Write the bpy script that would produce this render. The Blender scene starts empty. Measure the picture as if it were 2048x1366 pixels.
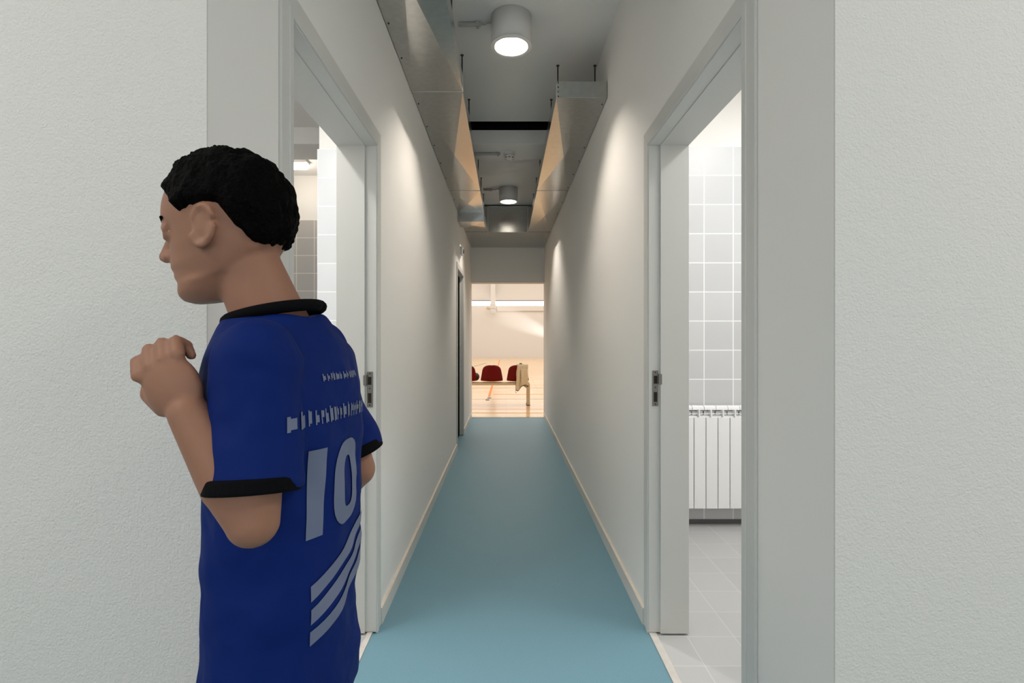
import bpy, bmesh, math, random
from mathutils import Vector, Matrix, noise
from mathutils.bvhtree import BVHTree

random.seed(4)
S = bpy.context.scene
COL = S.collection
R = math.radians

# ------------------------------------------------------------------ camera
cam_d = bpy.data.cameras.new('camera')
cam = bpy.data.objects.new('camera', cam_d)
COL.objects.link(cam)
cam.location = (0, 0, 1.27)
cam.rotation_euler = (R(90), 0, 0)
cam_d.sensor_width = 36
cam_d.lens = 1042 / 2048 * 36
cam_d.shift_x = 12 / 2048
cam_d.shift_y = -6 / 2048
cam_d.clip_start = 0.02
S.camera = cam

# ------------------------------------------------------------------ world, light, exposure
W = bpy.data.worlds.new('world')
S.world = W
W.use_nodes = True
W.node_tree.nodes['Background'].inputs[0].default_value = (0.82, 0.92, 1.0, 1)
W.node_tree.nodes['Background'].inputs[1].default_value = 0.6
S.view_settings.view_transform = 'Standard'
S.view_settings.look = 'None'
S.view_settings.gamma = 1
S.view_settings.use_curve_mapping = False
S.view_settings.exposure = 0.0


def area(name, loc, rot, sx, sy, power, color):
    d = bpy.data.lights.new(name, 'AREA')
    d.shape = 'RECTANGLE'
    d.size, d.size_y, d.energy, d.color = sx, sy, power, color
    o = bpy.data.objects.new(name, d)
    o.location, o.rotation_euler = loc, rot
    COL.objects.link(o)
    return o


WARM = (1.0, 0.90, 0.79)
# daylight through the glazed front of the hall behind the camera
area('hall_daylight', (0.0, -3.9, 1.75), (R(90), 0, 0), 5.6, 2.4, 50, (1.0, 0.965, 0.915))
# added fill lights, unseen under the hall ceiling, to either side of the camera
for _x in (-2.1, 2.1):
    area('hall_fill_light', (_x, -0.35, 3.08), (0, 0, 0), 0.6, 1.2, 30, (1.0, 0.96, 0.91))
# washroom ceiling lights
area('washroom_light', (1.78, 2.05, 3.06), (0, 0, 0), 0.25, 1.3, 42, (1.0, 1.0, 0.99))
area('changing_room_light', (-1.42, 1.95, 3.06), (0, 0, 0), 0.2, 1.3, 48, (1.0, 0.99, 0.97))
# sports hall roof lights
area('gym_light', (1.0, 14.0, 6.9), (0, 0, 0), 16, 8, 640, (0.94, 0.98, 1.0))
area('gym_light', (1.0, 26.0, 6.9), (0, 0, 0), 16, 12, 860, (0.94, 0.98, 1.0))
# added spot low by the far sports hall wall, imitating a sun patch
_d = bpy.data.lights.new('gym_sunpatch_spot', 'SPOT')
_d.energy, _d.spot_size, _d.spot_blend, _d.shadow_soft_size = 1700, R(16), 1.0, 0.05
_d.color = (1.0, 0.98, 0.95)
_o = bpy.data.objects.new('gym_sunpatch_spot', _d)
_o.location = (5.6, 33.5, 0.3)
_o.rotation_euler = (Vector((0.6, 34.2, 2.5)) - Vector((5.6, 33.5, 0.3))).to_track_quat('-Z', 'Y').to_euler()
COL.objects.link(_o)

# ------------------------------------------------------------------ materials
MATS = {}


def mat(name, color, rough=0.5, metal=0.0, spec=0.5, emit=None, estr=0.0, coat=0.0):
    m = bpy.data.materials.new(name)
    m.use_nodes = True
    b = m.node_tree.nodes['Principled BSDF']
    b.inputs['Base Color'].default_value = (*color, 1)
    b.inputs['Roughness'].default_value = rough
    b.inputs['Metallic'].default_value = metal
    b.inputs['Specular IOR Level'].default_value = spec
    b.inputs['Coat Weight'].default_value = coat
    if emit:
        b.inputs['Emission Color'].default_value = (*emit, 1)
        b.inputs['Emission Strength'].default_value = estr
    MATS[name] = m
    return m


def N(m, t, **kw):
    n = m.node_tree.nodes.new(t)
    for k, v in kw.items():
        setattr(n, k, v)
    return n


def L(m, a, b):
    m.node_tree.links.new(a, b)


def bump_noise(m, scale, strength, dist=0.002, detail=3.0, vor=False):
    b = m.node_tree.nodes['Principled BSDF']
    tc = N(m, 'ShaderNodeTexCoord')
    if vor:
        t = N(m, 'ShaderNodeTexVoronoi')
        t.inputs['Scale'].default_value = scale
        out = t.outputs['Distance']
    else:
        t = N(m, 'ShaderNodeTexNoise')
        t.inputs['Scale'].default_value = scale
        t.inputs['Detail'].default_value = detail
        out = t.outputs['Fac']
    L(m, tc.outputs['Object'], t.inputs['Vector'])
    bp = N(m, 'ShaderNodeBump')
    bp.inputs['Strength'].default_value = strength
    bp.inputs['Distance'].default_value = dist
    L(m, out, bp.inputs['Height'])
    if b.inputs['Normal'].links:
        L(m, b.inputs['Normal'].links[0].from_socket, bp.inputs['Normal'])
    L(m, bp.outputs['Normal'], b.inputs['Normal'])
    return m


def mottle(m, c1, c2, scale, detail=4.0, stretch=None):
    b = m.node_tree.nodes['Principled BSDF']
    tc = N(m, 'ShaderNodeTexCoord')
    t = N(m, 'ShaderNodeTexNoise')
    t.inputs['Scale'].default_value = scale
    t.inputs['Detail'].default_value = detail
    src = tc.outputs['Object']
    if stretch:
        mp = N(m, 'ShaderNodeMapping')
        mp.inputs['Scale'].default_value = stretch
        L(m, src, mp.inputs['Vector'])
        src = mp.outputs['Vector']
    L(m, src, t.inputs['Vector'])
    cr = N(m, 'ShaderNodeValToRGB')
    cr.color_ramp.elements[0].position = 0.3
    cr.color_ramp.elements[1].position = 0.7
    cr.color_ramp.elements[0].color = (*c1, 1)
    cr.color_ramp.elements[1].color = (*c2, 1)
    L(m, t.outputs['Fac'], cr.inputs['Fac'])
    L(m, cr.outputs['Color'], b.inputs['Base Color'])
    return m


def tile_mat(name, axes, size, off, joint, c_tile, c_joint, rough=0.35, vary=0.04):
    """square tiles with pale joints, laid out on the object's own axes"""
    m = mat(name, c_tile, rough)
    b = m.node_tree.nodes['Principled BSDF']
    tc = N(m, 'ShaderNodeTexCoord')
    sp = N(m, 'ShaderNodeSeparateXYZ')
    L(m, tc.outputs['Object'], sp.inputs[0])
    d = []
    cells = []
    for ax, o in zip(axes, off):
        s = N(m, 'ShaderNodeMath', operation='SUBTRACT')
        L(m, sp.outputs[ax], s.inputs[0])
        s.inputs[1].default_value = o
        q = N(m, 'ShaderNodeMath', operation='DIVIDE')
        L(m, s.outputs[0], q.inputs[0])
        q.inputs[1].default_value = size
        f = N(m, 'ShaderNodeMath', operation='PINGPONG')      # distance to the nearest joint
        L(m, q.outputs[0], f.inputs[0])
        f.inputs[1].default_value = 0.5
        fl = N(m, 'ShaderNodeMath', operation='FLOOR')
        L(m, q.outputs[0], fl.inputs[0])
        d.append(f.outputs[0])
        cells.append(fl.outputs[0])
    mn = N(m, 'ShaderNodeMath', operation='MINIMUM')
    L(m, d[0], mn.inputs[0])
    L(m, d[1], mn.inputs[1])
    mr = N(m, 'ShaderNodeMapRange')
    mr.inputs['From Min'].default_value = joint / size * 0.45
    mr.inputs['From Max'].default_value = joint / size * 0.6
    L(m, mn.outputs[0], mr.inputs['Value'])
    cb = N(m, 'ShaderNodeCombineXYZ')
    L(m, cells[0], cb.inputs[0])
    L(m, cells[1], cb.inputs[1])
    wn = N(m, 'ShaderNodeTexWhiteNoise')
    L(m, cb.outputs[0], wn.inputs['Vector'])
    v = N(m, 'ShaderNodeMapRange')
    v.inputs['To Min'].default_value = 1 - vary
    v.inputs['To Max'].default_value = 1 + vary
    L(m, wn.outputs['Value'], v.inputs['Value'])
    tcol = N(m, 'ShaderNodeMix', data_type='RGBA', blend_type='MULTIPLY')
    tcol.inputs[0].default_value = 1
    tcol.inputs[6].default_value = (*c_tile, 1)
    L(m, v.outputs[0], tcol.inputs[7])
    mx = N(m, 'ShaderNodeMix', data_type='RGBA')
    L(m, mr.outputs[0], mx.inputs[0])
    mx.inputs[6].default_value = (*c_joint, 1)
    L(m, tcol.outputs[2], mx.inputs[7])
    L(m, mx.outputs[2], b.inputs['Base Color'])
    bp = N(m, 'ShaderNodeBump')
    bp.inputs['Strength'].default_value = 0.35
    bp.inputs['Distance'].default_value = 0.001
    L(m, mr.outputs[0], bp.inputs['Height'])
    L(m, bp.outputs[0], b.inputs['Normal'])
    return m


M_paint = bump_noise(mat('wall_paint', (0.87, 0.852, 0.82), 0.75, spec=0.25), 90, 0.10, 0.002)
M_side = bump_noise(mat('side_paint', (0.87, 0.852, 0.82), 0.75, spec=0.25), 60, 0.10, 0.002)
M_plaster = mat('rough_plaster', (0.73, 0.712, 0.675), 0.8, spec=0.25)
bump_noise(M_plaster, 230, 0.5, 0.004, 4)
bump_noise(M_plaster, 70, 0.14, 0.005, 2)
M_ceil = bump_noise(mat('ceiling_paint', (0.83, 0.82, 0.80), 0.85, spec=0.2), 60, 0.08)
M_frame = mat('frame_paint', (0.66, 0.655, 0.625), 0.42)
M_thresh = mottle(mat('threshold', (0.6, 0.57, 0.53), 0.35), (0.55, 0.52, 0.48), (0.66, 0.63, 0.59), 14)
M_base = mat('baseboard_white', (0.70, 0.69, 0.65), 0.45)
M_baretop = mottle(mat('baseboard_top', (0.7, 0.52, 0.36), 0.6), (0.68, 0.60, 0.50), (0.74, 0.67, 0.58), 30)
M_floor = mat('blue_floor', (0.16, 0.36, 0.42), 0.5, spec=0.4)
mottle(M_floor, (0.138, 0.272, 0.335), (0.160, 0.305, 0.372), 240, 2)
bump_noise(M_floor, 190, 0.35, 0.0015, vor=True)
M_black = mat('black_gap', (0.004, 0.004, 0.004), 0.9, spec=0.1)
M_galv = mat('galvanised_steel', (0.60, 0.605, 0.595), 0.22, metal=1.0)
mottle(M_galv, (0.46, 0.468, 0.455), (0.53, 0.538, 0.525), 30, 6)
M_seam = mat('seam_steel', (0.50, 0.50, 0.49), 0.35, metal=1.0)
M_rod = mat('threaded_rod', (0.07, 0.068, 0.065), 0.5, metal=0.6)
M_screw = mat('dark_screw', (0.05, 0.05, 0.05), 0.4, metal=0.7)
M_lampw = mat('lamp_white', (0.74, 0.73, 0.71), 0.4)
M_refl = mat('reflector', (0.92, 0.91, 0.88), 0.25)
M_led = mat('led', (1, 1, 1), 0.4, emit=(1.0, 0.93, 0.82), estr=14)
M_conduit = mat('conduit', (0.42, 0.41, 0.39), 0.5)
M_strike = mat('strike_steel', (0.24, 0.235, 0.22), 0.4, metal=0.9)
M_hole = mat('latch_hole', (0.018, 0.010, 0.006), 0.8)
M_rad = mat('radiator_white', (0.88, 0.88, 0.88), 0.3)
M_floortile_r = tile_mat('floor_tile_right', (0, 1), 0.2, (0.172, 0.02), 0.004, (0.50, 0.50, 0.495), (0.62, 0.61, 0.59), 0.35)
M_floortile_l = tile_mat('floor_tile_left', (0, 1), 0.2, (-0.02, 0.02), 0.004, (0.50, 0.50, 0.495), (0.62, 0.61, 0.59), 0.35)
M_wt_right = tile_mat('wall_tile_right', (0, 2), 0.2, (0.160, 0.19), 0.0065, (0.60, 0.605, 0.61), (0.92, 0.92, 0.92), 0.38)
M_wt_left = tile_mat('wall_tile_left', (0, 2), 0.2, (-1.322, 0.197), 0.0055, (0.66, 0.675, 0.695), (0.92, 0.92, 0.92), 0.38)
M_wt_far = tile_mat('wall_tile_far', (0, 2), 0.2, (-0.16, 0.205), 0.0055, (0.52, 0.50, 0.47), (0.9, 0.86, 0.8), 0.25)
M_wt_side = tile_mat('wall_tile_side', (1, 2), 0.2, (0.05, 0.197), 0.0055, (0.42, 0.43, 0.445), (0.85, 0.85, 0.85), 0.25)
M_gymwall = bump_noise(mat('gym_wall', (0.80, 0.78, 0.755), 0.7, spec=0.3), 8, 0.04)
M_gymglass = mat('gym_window', (1, 1, 1), 0.3, emit=(1, 0.99, 0.97), estr=4)
M_dark = mat('dark_strip', (0.05, 0.05, 0.055), 0.5)
M_red = mat('red_plastic', (0.17, 0.0008, 0.001), 0.45, spec=0.2)
M_rail = mat('beige_rail', (0.72, 0.58, 0.38), 0.4)
M_cloth = bump_noise(mottle(mat('beige_cloth', (0.6, 0.47, 0.3), 0.9), (0.84, 0.67, 0.45), (0.90, 0.75, 0.53), 25), 400, 0.2, 0.001)
M_piping = mat('black_piping', (0.01, 0.01, 0.01), 0.7)
M_bag = mat('black_bag', (0.012, 0.012, 0.012), 0.6)
M_doorleaf = mat('dark_leaf', (0.005, 0.005, 0.005), 1.0, spec=0.0)
M_orange = mat('line_orange', (0.85, 0.27, 0.07), 0.6, spec=0.05)
M_greyline = mat('line_grey', (0.25, 0.24, 0.25), 0.6, spec=0.05)
M_yellow = mat('line_yellow', (0.75, 0.45, 0.12), 0.6, spec=0.05)
M_plate = mat('floor_plate', (0.13, 0.16, 0.17), 0.6, spec=0.05)
M_emlamp = mat('lamp_diffuser', (1, 1, 1), 0.3, emit=(1.0, 0.9, 0.75), estr=5)

# sports floor: strips of light wood under a clear varnish
M_wood = mat('sports_floor', (0.74, 0.50, 0.28), 0.16, spec=0.38)


def wood_nodes(m):
    b = m.node_tree.nodes['Principled BSDF']
    tc = N(m, 'ShaderNodeTexCoord')
    br = N(m, 'ShaderNodeTexBrick')
    br.inputs['Scale'].default_value = 1.0
    br.inputs['Brick Width'].default_value = 1.6
    br.inputs['Row Height'].default_value = 0.09
    br.inputs['Mortar Size'].default_value = 0.002
    br.inputs['Color1'].default_value = (0.78, 0.49, 0.23, 1)
    br.inputs['Color2'].default_value = (0.86, 0.60, 0.34, 1)
    br.inputs['Mortar'].default_value = (0.45, 0.27, 0.13, 1)
    L(m, tc.outputs['Object'], br.inputs['Vector'])
    L(m, br.outputs['Color'], b.inputs['Base Color'])


wood_nodes(M_wood)

M_skin = mat('skin', (0.32, 0.155, 0.098), 0.55, spec=0.35)
b_ = M_skin.node_tree.nodes['Principled BSDF']
b_.inputs['Subsurface Weight'].default_value = 0.15
b_.inputs['Subsurface Radius'].default_value = (0.01, 0.004, 0.002)
bump_noise(M_skin, 220, 0.05, 0.001)
M_hair = bump_noise(mat('black_hair', (0.0012, 0.0009, 0.0008), 0.7, spec=0.05), 140, 0.8, 0.006)
M_jersey = mat('blue_jersey', (0.0012, 0.0145, 0.125), 0.75, spec=0.15)
bump_noise(M_jersey, 14, 0.5, 0.02, 2)
M_shorts = mat('blue_shorts', (0.0012, 0.0145, 0.115), 0.75, spec=0.15)
bump_noise(M_shorts, 10, 0.5, 0.03, 2)
M_trim = mat('black_trim', (0.003, 0.003, 0.004), 0.85, spec=0.08)
M_print = mat('pale_print', (0.145, 0.17, 0.26), 0.7)
M_lip = mat('lip', (0.38, 0.14, 0.11), 0.5)
M_eye = mat('eye', (0.7, 0.68, 0.65), 0.2)
M_iris = mat('iris', (0.02, 0.012, 0.008), 0.2)
M_sock = mat('sock', (0.6, 0.6, 0.6), 0.9)
M_shoe = mat('shoe', (0.02, 0.03, 0.08), 0.5)
M_sole = mat('shoe_sole', (0.7, 0.7, 0.68), 0.6)

# ------------------------------------------------------------------ mesh helpers


def bm_new():
    return bmesh.new()


def box(bm, x0, x1, y0, y1, z0, z1, mi=0):
    vs = [bm.verts.new((x, y, z)) for z in (z0, z1) for y in (y0, y1) for x in (x0, x1)]
    for f in ((0, 2, 3, 1), (4, 5, 7, 6), (0, 1, 5, 4), (2, 6, 7, 3), (0, 4, 6, 2), (1, 3, 7, 5)):
        fc = bm.faces.new([vs[i] for i in f])
        fc.material_index = mi
    return vs


def prism(bm, pts, axis, a0, a1):
    """extrude a closed 2-D outline along an axis (0 x, 1 y, 2 z)"""
    def P(p, a):
        if axis == 0:
            return (a, p[0], p[1])
        if axis == 1:
            return (p[0], a, p[1])
        return (p[0], p[1], a)
    A = [bm.verts.new(P(p, a0)) for p in pts]
    Bv = [bm.verts.new(P(p, a1)) for p in pts]
    n = len(pts)
    bm.faces.new(A)
    bm.faces.new(Bv[::-1])
    for i in range(n):
        bm.faces.new((A[i], Bv[i], Bv[(i + 1) % n], A[(i + 1) % n]))


def lathe(bm, prof, seg=48, c=(0, 0, 0), axis='z', close=False):
    rings = []
    for r, z in prof:
        ring = []
        for i in range(seg):
            a = 2 * math.pi * i / seg
            p = (r * math.cos(a), r * math.sin(a), z)
            if axis == 'y':
                p = (p[0], p[2], p[1])
            elif axis == 'x':
                p = (p[2], p[0], p[1])
            ring.append(bm.verts.new((p[0] + c[0], p[1] + c[1], p[2] + c[2])))
        rings.append(ring)
    for a, b in zip(rings, rings[1:]):
        for i in range(seg):
            bm.faces.new((a[i], a[(i + 1) % seg], b[(i + 1) % seg], b[i]))
    if prof[0][0] > 1e-6:
        pass
    return rings


def cap(bm, ring, flip=False):
    bm.faces.new(ring[::-1] if flip else ring)


def tube(bm, pts, rad, seg=10):
    """tapered round tube through points; rad a number or list"""
    pts = [Vector(p) for p in pts]
    if not isinstance(rad, (list, tuple)):
        rad = [rad] * len(pts)
    rings = []
    up = Vector((0, 0, 1))
    for i, p in enumerate(pts):
        d = (pts[min(i + 1, len(pts) - 1)] - pts[max(i - 1, 0)]).normalized()
        u = up.cross(d)
        if u.length < 1e-3:
            u = Vector((1, 0, 0)).cross(d)
        u.normalize()
        v = d.cross(u)
        rings.append([bm.verts.new(p + rad[i] * (math.cos(2 * math.pi * k / seg) * u + math.sin(2 * math.pi * k / seg) * v)) for k in range(seg)])
    for a, b in zip(rings, rings[1:]):
        for k in range(seg):
            bm.faces.new((a[k], a[(k + 1) % seg], b[(k + 1) % seg], b[k]))
    bm.faces.new(rings[0][::-1])
    bm.faces.new(rings[-1])


def ball(bm, c, r, seg=24, rings=14, rot=None):
    if not isinstance(r, (list, tuple)):
        r = (r, r, r)
    mt = Matrix.Translation(c)
    if rot is not None:
        mt = mt @ rot
    mt = mt @ Matrix.Diagonal((r[0], r[1], r[2], 1))
    return bmesh.ops.create_uvsphere(bm, u_segments=seg, v_segments=rings, radius=1, matrix=mt)['verts']


def capsule(bm, p, q, r1, r2, seg=18):
    p, q = Vector(p), Vector(q)
    n = 8
    pts, rad = [], []
    d = (q - p).normalized()
    for i in range(n):                    # round start
        a = math.pi / 2 * (1 - i / (n - 1)) * 0.97
        pts.append(p - d * r1 * math.sin(a)); rad.append(r1 * math.cos(a))
    for i in range(1, n):
        a = math.pi / 2 * i / (n - 1) * 0.97
        pts.append(q + d * r2 * math.sin(a)); rad.append(r2 * math.cos(a))
    tube(bm, pts, rad, seg)


def obj(name, bm, m, parent=None, loc=(0, 0, 0), smooth=False, bevel=0.0, label=None, seg=2):
    me = bpy.data.meshes.new(name)
    bmesh.ops.recalc_face_normals(bm, faces=bm.faces[:])
    bm.to_mesh(me)
    bm.free()
    for x in (m if isinstance(m, (list, tuple)) else [m]):
        me.materials.append(x)
    if smooth:
        for p in me.polygons:
            p.use_smooth = True
    o = bpy.data.objects.new(name, me)
    o.location = loc
    COL.objects.link(o)
    if parent:
        o.parent = parent
    if bevel:
        md = o.modifiers.new('bevel', 'BEVEL')
        md.width = bevel
        md.segments = seg
        md.limit_method = 'ANGLE'
        md.angle_limit = R(40)
    if label:
        o['label'] = label
    return o


def boxo(name, m, parent, *b, bevel=0.0, label=None):
    bm = bm_new()
    box(bm, *b)
    return obj(name, bm, m, parent, bevel=bevel, label=label)


def empty(name, loc, label, cat, group=None):
    o = bpy.data.objects.new(name, None)
    o.empty_display_size = 0.05
    o.location = loc
    COL.objects.link(o)
    o['label'], o['category'] = label, cat
    if group:
        o['group'] = group
    return o


def tag(o, label, cat, group=None):
    o['label'], o['category'] = label, cat
    if group:
        o['group'] = group
    return o


def struct(name, bm, m, bevel=0.0):
    o = obj(name, bm, m, bevel=bevel)
    o['kind'] = 'structure'
    return o


def sbox(name, m, *bs, bevel=0.0):
    bm = bm_new()
    for b in bs:
        box(bm, *b)
    return struct(name, bm, m, bevel)


def dup(root, loc, label=None, group=None):
    r = root.copy()
    COL.objects.link(r)
    r.location = loc
    if label:
        r['label'] = label
    if group:
        r['group'] = group
    for ch in list(root.children):
        c = ch.copy()
        COL.objects.link(c)
        c.parent = r
        for g in ch.children:
            d = g.copy()
            COL.objects.link(d)
            d.parent = c
    return r


# ------------------------------------------------------------------ building shell
XL, XR = -0.563, 0.619            # corridor wall faces
T = 0.162                         # wall thickness
YF = 0.98                         # plane of the hall wall with the corridor mouth
YE = 8.37                         # end of the corridor
ZC = 3.11
ZD = 2.131                        # structural door heads

sbox('floor', M_floor, (-3.0, XL - 0.012, -4.0, YF, -0.1, 0), (XL - 0.012, XR - 0.004, -4.0, YE, -0.1, 0), (XL - T, XL - 0.012, 5.95, 6.87, -0.1, 0), (XR - 0.004, 3.0, -4.0, YF, -0.1, 0))

# ceiling with the black joint in front of the beam
sbox('ceiling', M_ceil,
     (-3.0, 3.0, -4.0, YF + 0.15, ZC, ZC + 0.12),
     (XL - T, XR + T, YF + 0.15, 4.42, ZC, ZC + 0.12),
     (XL - T, XR + T, 4.53, YE, ZC, ZC + 0.12),
     (-4.0, XL - T, YF + 0.15, 5.95, ZC, ZC + 0.12),
     (XR + T, 3.2, YF + 0.15, 3.7, ZC, ZC + 0.12))
sbox('trim_1', M_black, (XL, XR, 4.42, 4.53, ZC + 0.07, ZC + 0.12), (XL, XR, 4.417, 4.4195, ZC - 0.002, ZC + 0.08), (XL, XR, 4.5275, 4.531, ZC - 0.028, ZC + 0.08))
sbox('trim_2', M_ceil, (XL, XR, 4.531, 4.93, 2.962, ZC), bevel=0.004)
sbox('trim_3', M_ceil, (-3.9, -1.33, 4.531, 4.93, 2.962, ZC), bevel=0.004)

# corridor walls (with the door openings)
sbox('wall_left', M_side,
     (XL - T, XL, YF + 0.004, 1.332, 0, ZC), (XL - T, XL, 1.332, 2.272, ZD, ZC),
     (XL - T, XL, 2.272, 5.95, 0, ZC), (XL - T, XL, 5.95, 6.87, 2.115, ZC), (XL - T, XL - T + 0.06, 5.95, 6.87, 0, 2.115), (XL - T, XL, 6.87, YE, 0, ZC))  # thin box behind the far door is added to stop light leaking in
sbox('wall_right', M_side,
     (XR, XR + T, YF + 0.004, 1.322, 0, ZC), (XR, XR + T, 1.322, 2.27, ZD, ZC), (XR, XR + T, 2.27, YE, 0, ZC))
sbox('wall_end', M_paint, (XL - T, XR + T, YE, YE + 0.2, 2.166, ZC + 0.1))
# hall walls with their rough plaster, and the rest of the hall
sbox('wall_front_left', M_plaster, (-3.0, XL, YF, YF + 0.004, 0, ZC), (-3.0, XL - T, YF + 0.004, YF + 0.15, 0, ZC))
sbox('wall_front_right', M_plaster, (XR, 3.0, YF, YF + 0.004, 0, ZC), (XR + T, 3.0, YF + 0.004, YF + 0.15, 0, ZC))
sbox('wall_hall_left', M_plaster, (-3.12, -3.0, -4.0, YF + 0.15, 0, ZC))
sbox('wall_hall_right', M_plaster, (3.0, 3.12, -4.0, YF + 0.15, 0, ZC))
sbox('wall_hall_back', M_plaster, (-3.0, 3.0, -4.12, -4.0, 0, 0.5), (-3.0, 3.0, -4.12, -4.0, 2.98, ZC), (-3.0, -2.85, -4.12, -4.0, 0.5, 2.98), (2.85, 3.0, -4.12, -4.0, 0.5, 2.98))

# right washroom
sbox('floor_washroom', M_floortile_r, (XR + 0.027, 3.2, YF + 0.15, 3.6, -0.1, 0.0))
sbox('wall_washroom_back', [M_paint], (XR + T, 3.2, 3.588, 3.7, 0, ZC))
sbox('wall_washroom_tiles', M_wt_right, (XR + T, 3.2, 3.577, 3.588, 0.03, 2.588))
sbox('baseboard_washroom', mat('shaded_cove', (0.10, 0.10, 0.10), 0.4), (XR + T, 3.2, 3.571, 3.588, 0.0, 0.03))  # cove strip, the radiator's shadow put into its dark colour
sbox('wall_washroom_side', M_paint, (3.2, 3.3, YF + 0.15, 3.7, 0, ZC))
# left changing room
sbox('floor_changing', M_floortile_l, (-4.0, XL - 0.035, YF + 0.15, 5.9, -0.1, 0.0))
sbox('wall_changing_pier', M_paint, (-1.312, XL - T, 3.66, 5.95, 0, ZC))
sbox('wall_changing_pier_tiles', M_wt_left, (-1.322, XL - T, 3.65, 3.66, 0, 2.597))
sbox('wall_changing_return_tiles', M_wt_side, (-1.322, -1.312, 3.66, 5.87, 0, 2.597))
sbox('wall_changing_back', M_paint, (-4.0, -1.312, 5.88, 5.98, 0, ZC))
sbox('wall_changing_back_tiles', M_wt_far, (-4.0, -1.322, 5.87, 5.88, 0, 2.605))
sbox('wall_changing_side', M_paint, (-4.1, -4.0, YF + 0.15, 5.98, 0, ZC))

# threshold strips
sbox('trim_4', M_thresh, (XR - 0.004, XR + 0.027, 1.322, 2.27, -0.05, 0.006), bevel=0.001)
sbox('trim_5', M_thresh, (XL - 0.035, XL - 0.012, 1.332, 2.272, -0.05, 0.006), bevel=0.001)


# baseboards with a bare wooden top edge
def baseboard(name, s, xf, segs):
    bm = bm_new()
    for y0, y1 in segs:
        a, b = sorted((xf, xf - s * 0.013))
        box(bm, a, b, y0, y1, 0.0, 0.072)
    bmesh.ops.recalc_face_normals(bm, faces=bm.faces[:])
    for f in bm.faces:
        if f.normal.z > 0.9:
            f.material_index = 1
    o = struct(name, bm, [M_base, M_baretop])
    return o


baseboard('baseboard_left', -1, XL, [(YF + 0.01, 1.288), (2.316, 5.91), (6.907, YE)])
baseboard('baseboard_right', 1, XR, [(YF + 0.01, 1.278), (2.314, YE)])


# ------------------------------------------------------------------ door frames
def door_frame(n, s, xf, y0, y1, zt, strike_z=None, leaf=False, depth=T):
    """s +1: wall on the right; opening y0..y1, clear height zt"""
    root = bpy.data.objects.new('door_%d' % n, None)
    root.empty_display_size = 0.05
    root.location = (xf, (y0 + y1) / 2, 0)
    COL.objects.link(root)
    root['kind'] = 'structure'
    ox, oy = root.location.x, root.location.y

    def bx(bm, xa, xb, ya, yb, za, zb):      # xa, xb measured from the wall face into the wall
        X = sorted((s * xa, s * xb))
        box(bm, X[0], X[1], ya - oy, yb - oy, za, zb)
    # lining and stop: near jamb, far jamb, head
    for name, ya, yb, inner in (('jamb', y0 - 0.03, y0, 1), ('jamb', y1, y1 + 0.03, -1)):
        bm = bm_new()
        bx(bm, -0.006, depth + 0.004, ya, yb, 0.007, zt + 0.03)
        if inner > 0:
            bx(bm, 0.042, depth + 0.002, yb, yb + 0.012, 0.007, zt)
        else:
            bx(bm, 0.042, depth + 0.002, ya - 0.012, ya, 0.007, zt)
        obj(name, bm, M_frame, root, bevel=0.0015)
    bm = bm_new()
    bx(bm, -0.006, depth + 0.004, y0, y1, zt, zt + 0.03)
    bx(bm, 0.042, depth + 0.002, y0, y1, zt - 0.003, zt)
    obj('head_lining', bm, M_frame, root, bevel=0.0015)
    # casing boards, mitred, on the corridor face: an outer board and an inner bead
    for w0, w1, pr in ((0.012, 0.072, 0.008), (0.012, 0.028, 0.011)):
        for kind in (0, 1, 2):
            bm = bm_new()
            a, b = w0 if pr < 0.01 else 0.004, w1
            if kind == 0:
                q = [(y0 - b, 0.0), (y0 - a, 0.0), (y0 - a, zt + a), (y0 - b, zt + b)]
            elif kind == 1:
                q = [(y1 + a, 0.0), (y1 + b, 0.0), (y1 + b, zt + b), (y1 + a, zt + a)]
            else:
                q = [(y0 - a, zt + a), (y1 + a, zt + a), (y1 + b, zt + b), (y0 - b, zt + b)]
            q = [(p[0] - oy, p[1]) for p in q]
            prism(bm, q, 0, -s * pr, 0)
            obj('casing' if pr < 0.01 else 'casing_bead', bm, M_frame, root, bevel=0.002)
    if strike_z:
        h = 0.153
        yj = y1 - oy
        bm = bm_new()
        xa, xb = s * 0.010, s * 0.035
        X = sorted((xa, xb))
        box(bm, X[0], X[1], yj - 0.003, yj, strike_z - h / 2, strike_z + h / 2)
        X2 = sorted((xb, s * 0.047))
        box(bm, X2[0], X2[1], yj - 0.0165, yj - 0.0125, strike_z + 0.018, strike_z + 0.062)
        X3 = sorted((xb - s * 0.002, xb + s * 0.002))
        box(bm, X3[0], X3[1], yj - 0.0165, yj, strike_z + 0.018, strike_z + 0.062)
        sp = obj('strike_plate', bm, M_strike, root, bevel=0.0008, label='dark steel strike plate with two slots and a side lip')
        for za, zb in ((0.020, 0.054), (-0.058, -0.016)):
            bm = bm_new()
            X = sorted((s * 0.0155, s * 0.0305))
            box(bm, X[0], X[1], yj - 0.0036, yj - 0.002, strike_z + za, strike_z + zb)
            obj('latch_slot', bm, M_hole, sp)
        for zz in (0.068, 0.004, -0.068):
            bm = bm_new()
            r = lathe(bm, [(0.0032, 0), (0.0026, -0.0012)], 12, (s * 0.0225, yj - 0.003, strike_z + zz), 'y')
            cap(bm, r[-1])
            obj('screw', bm, M_screw, sp)
    if leaf:
        bm = bm_new()
        bx(bm, 0.045, 0.085, y0 + 0.003, y1 - 0.003, 0.008, zt - 0.003)
        obj('leaf', bm, M_doorleaf, root, bevel=0.002, label='dark recessed door leaf')
    return root


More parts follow.
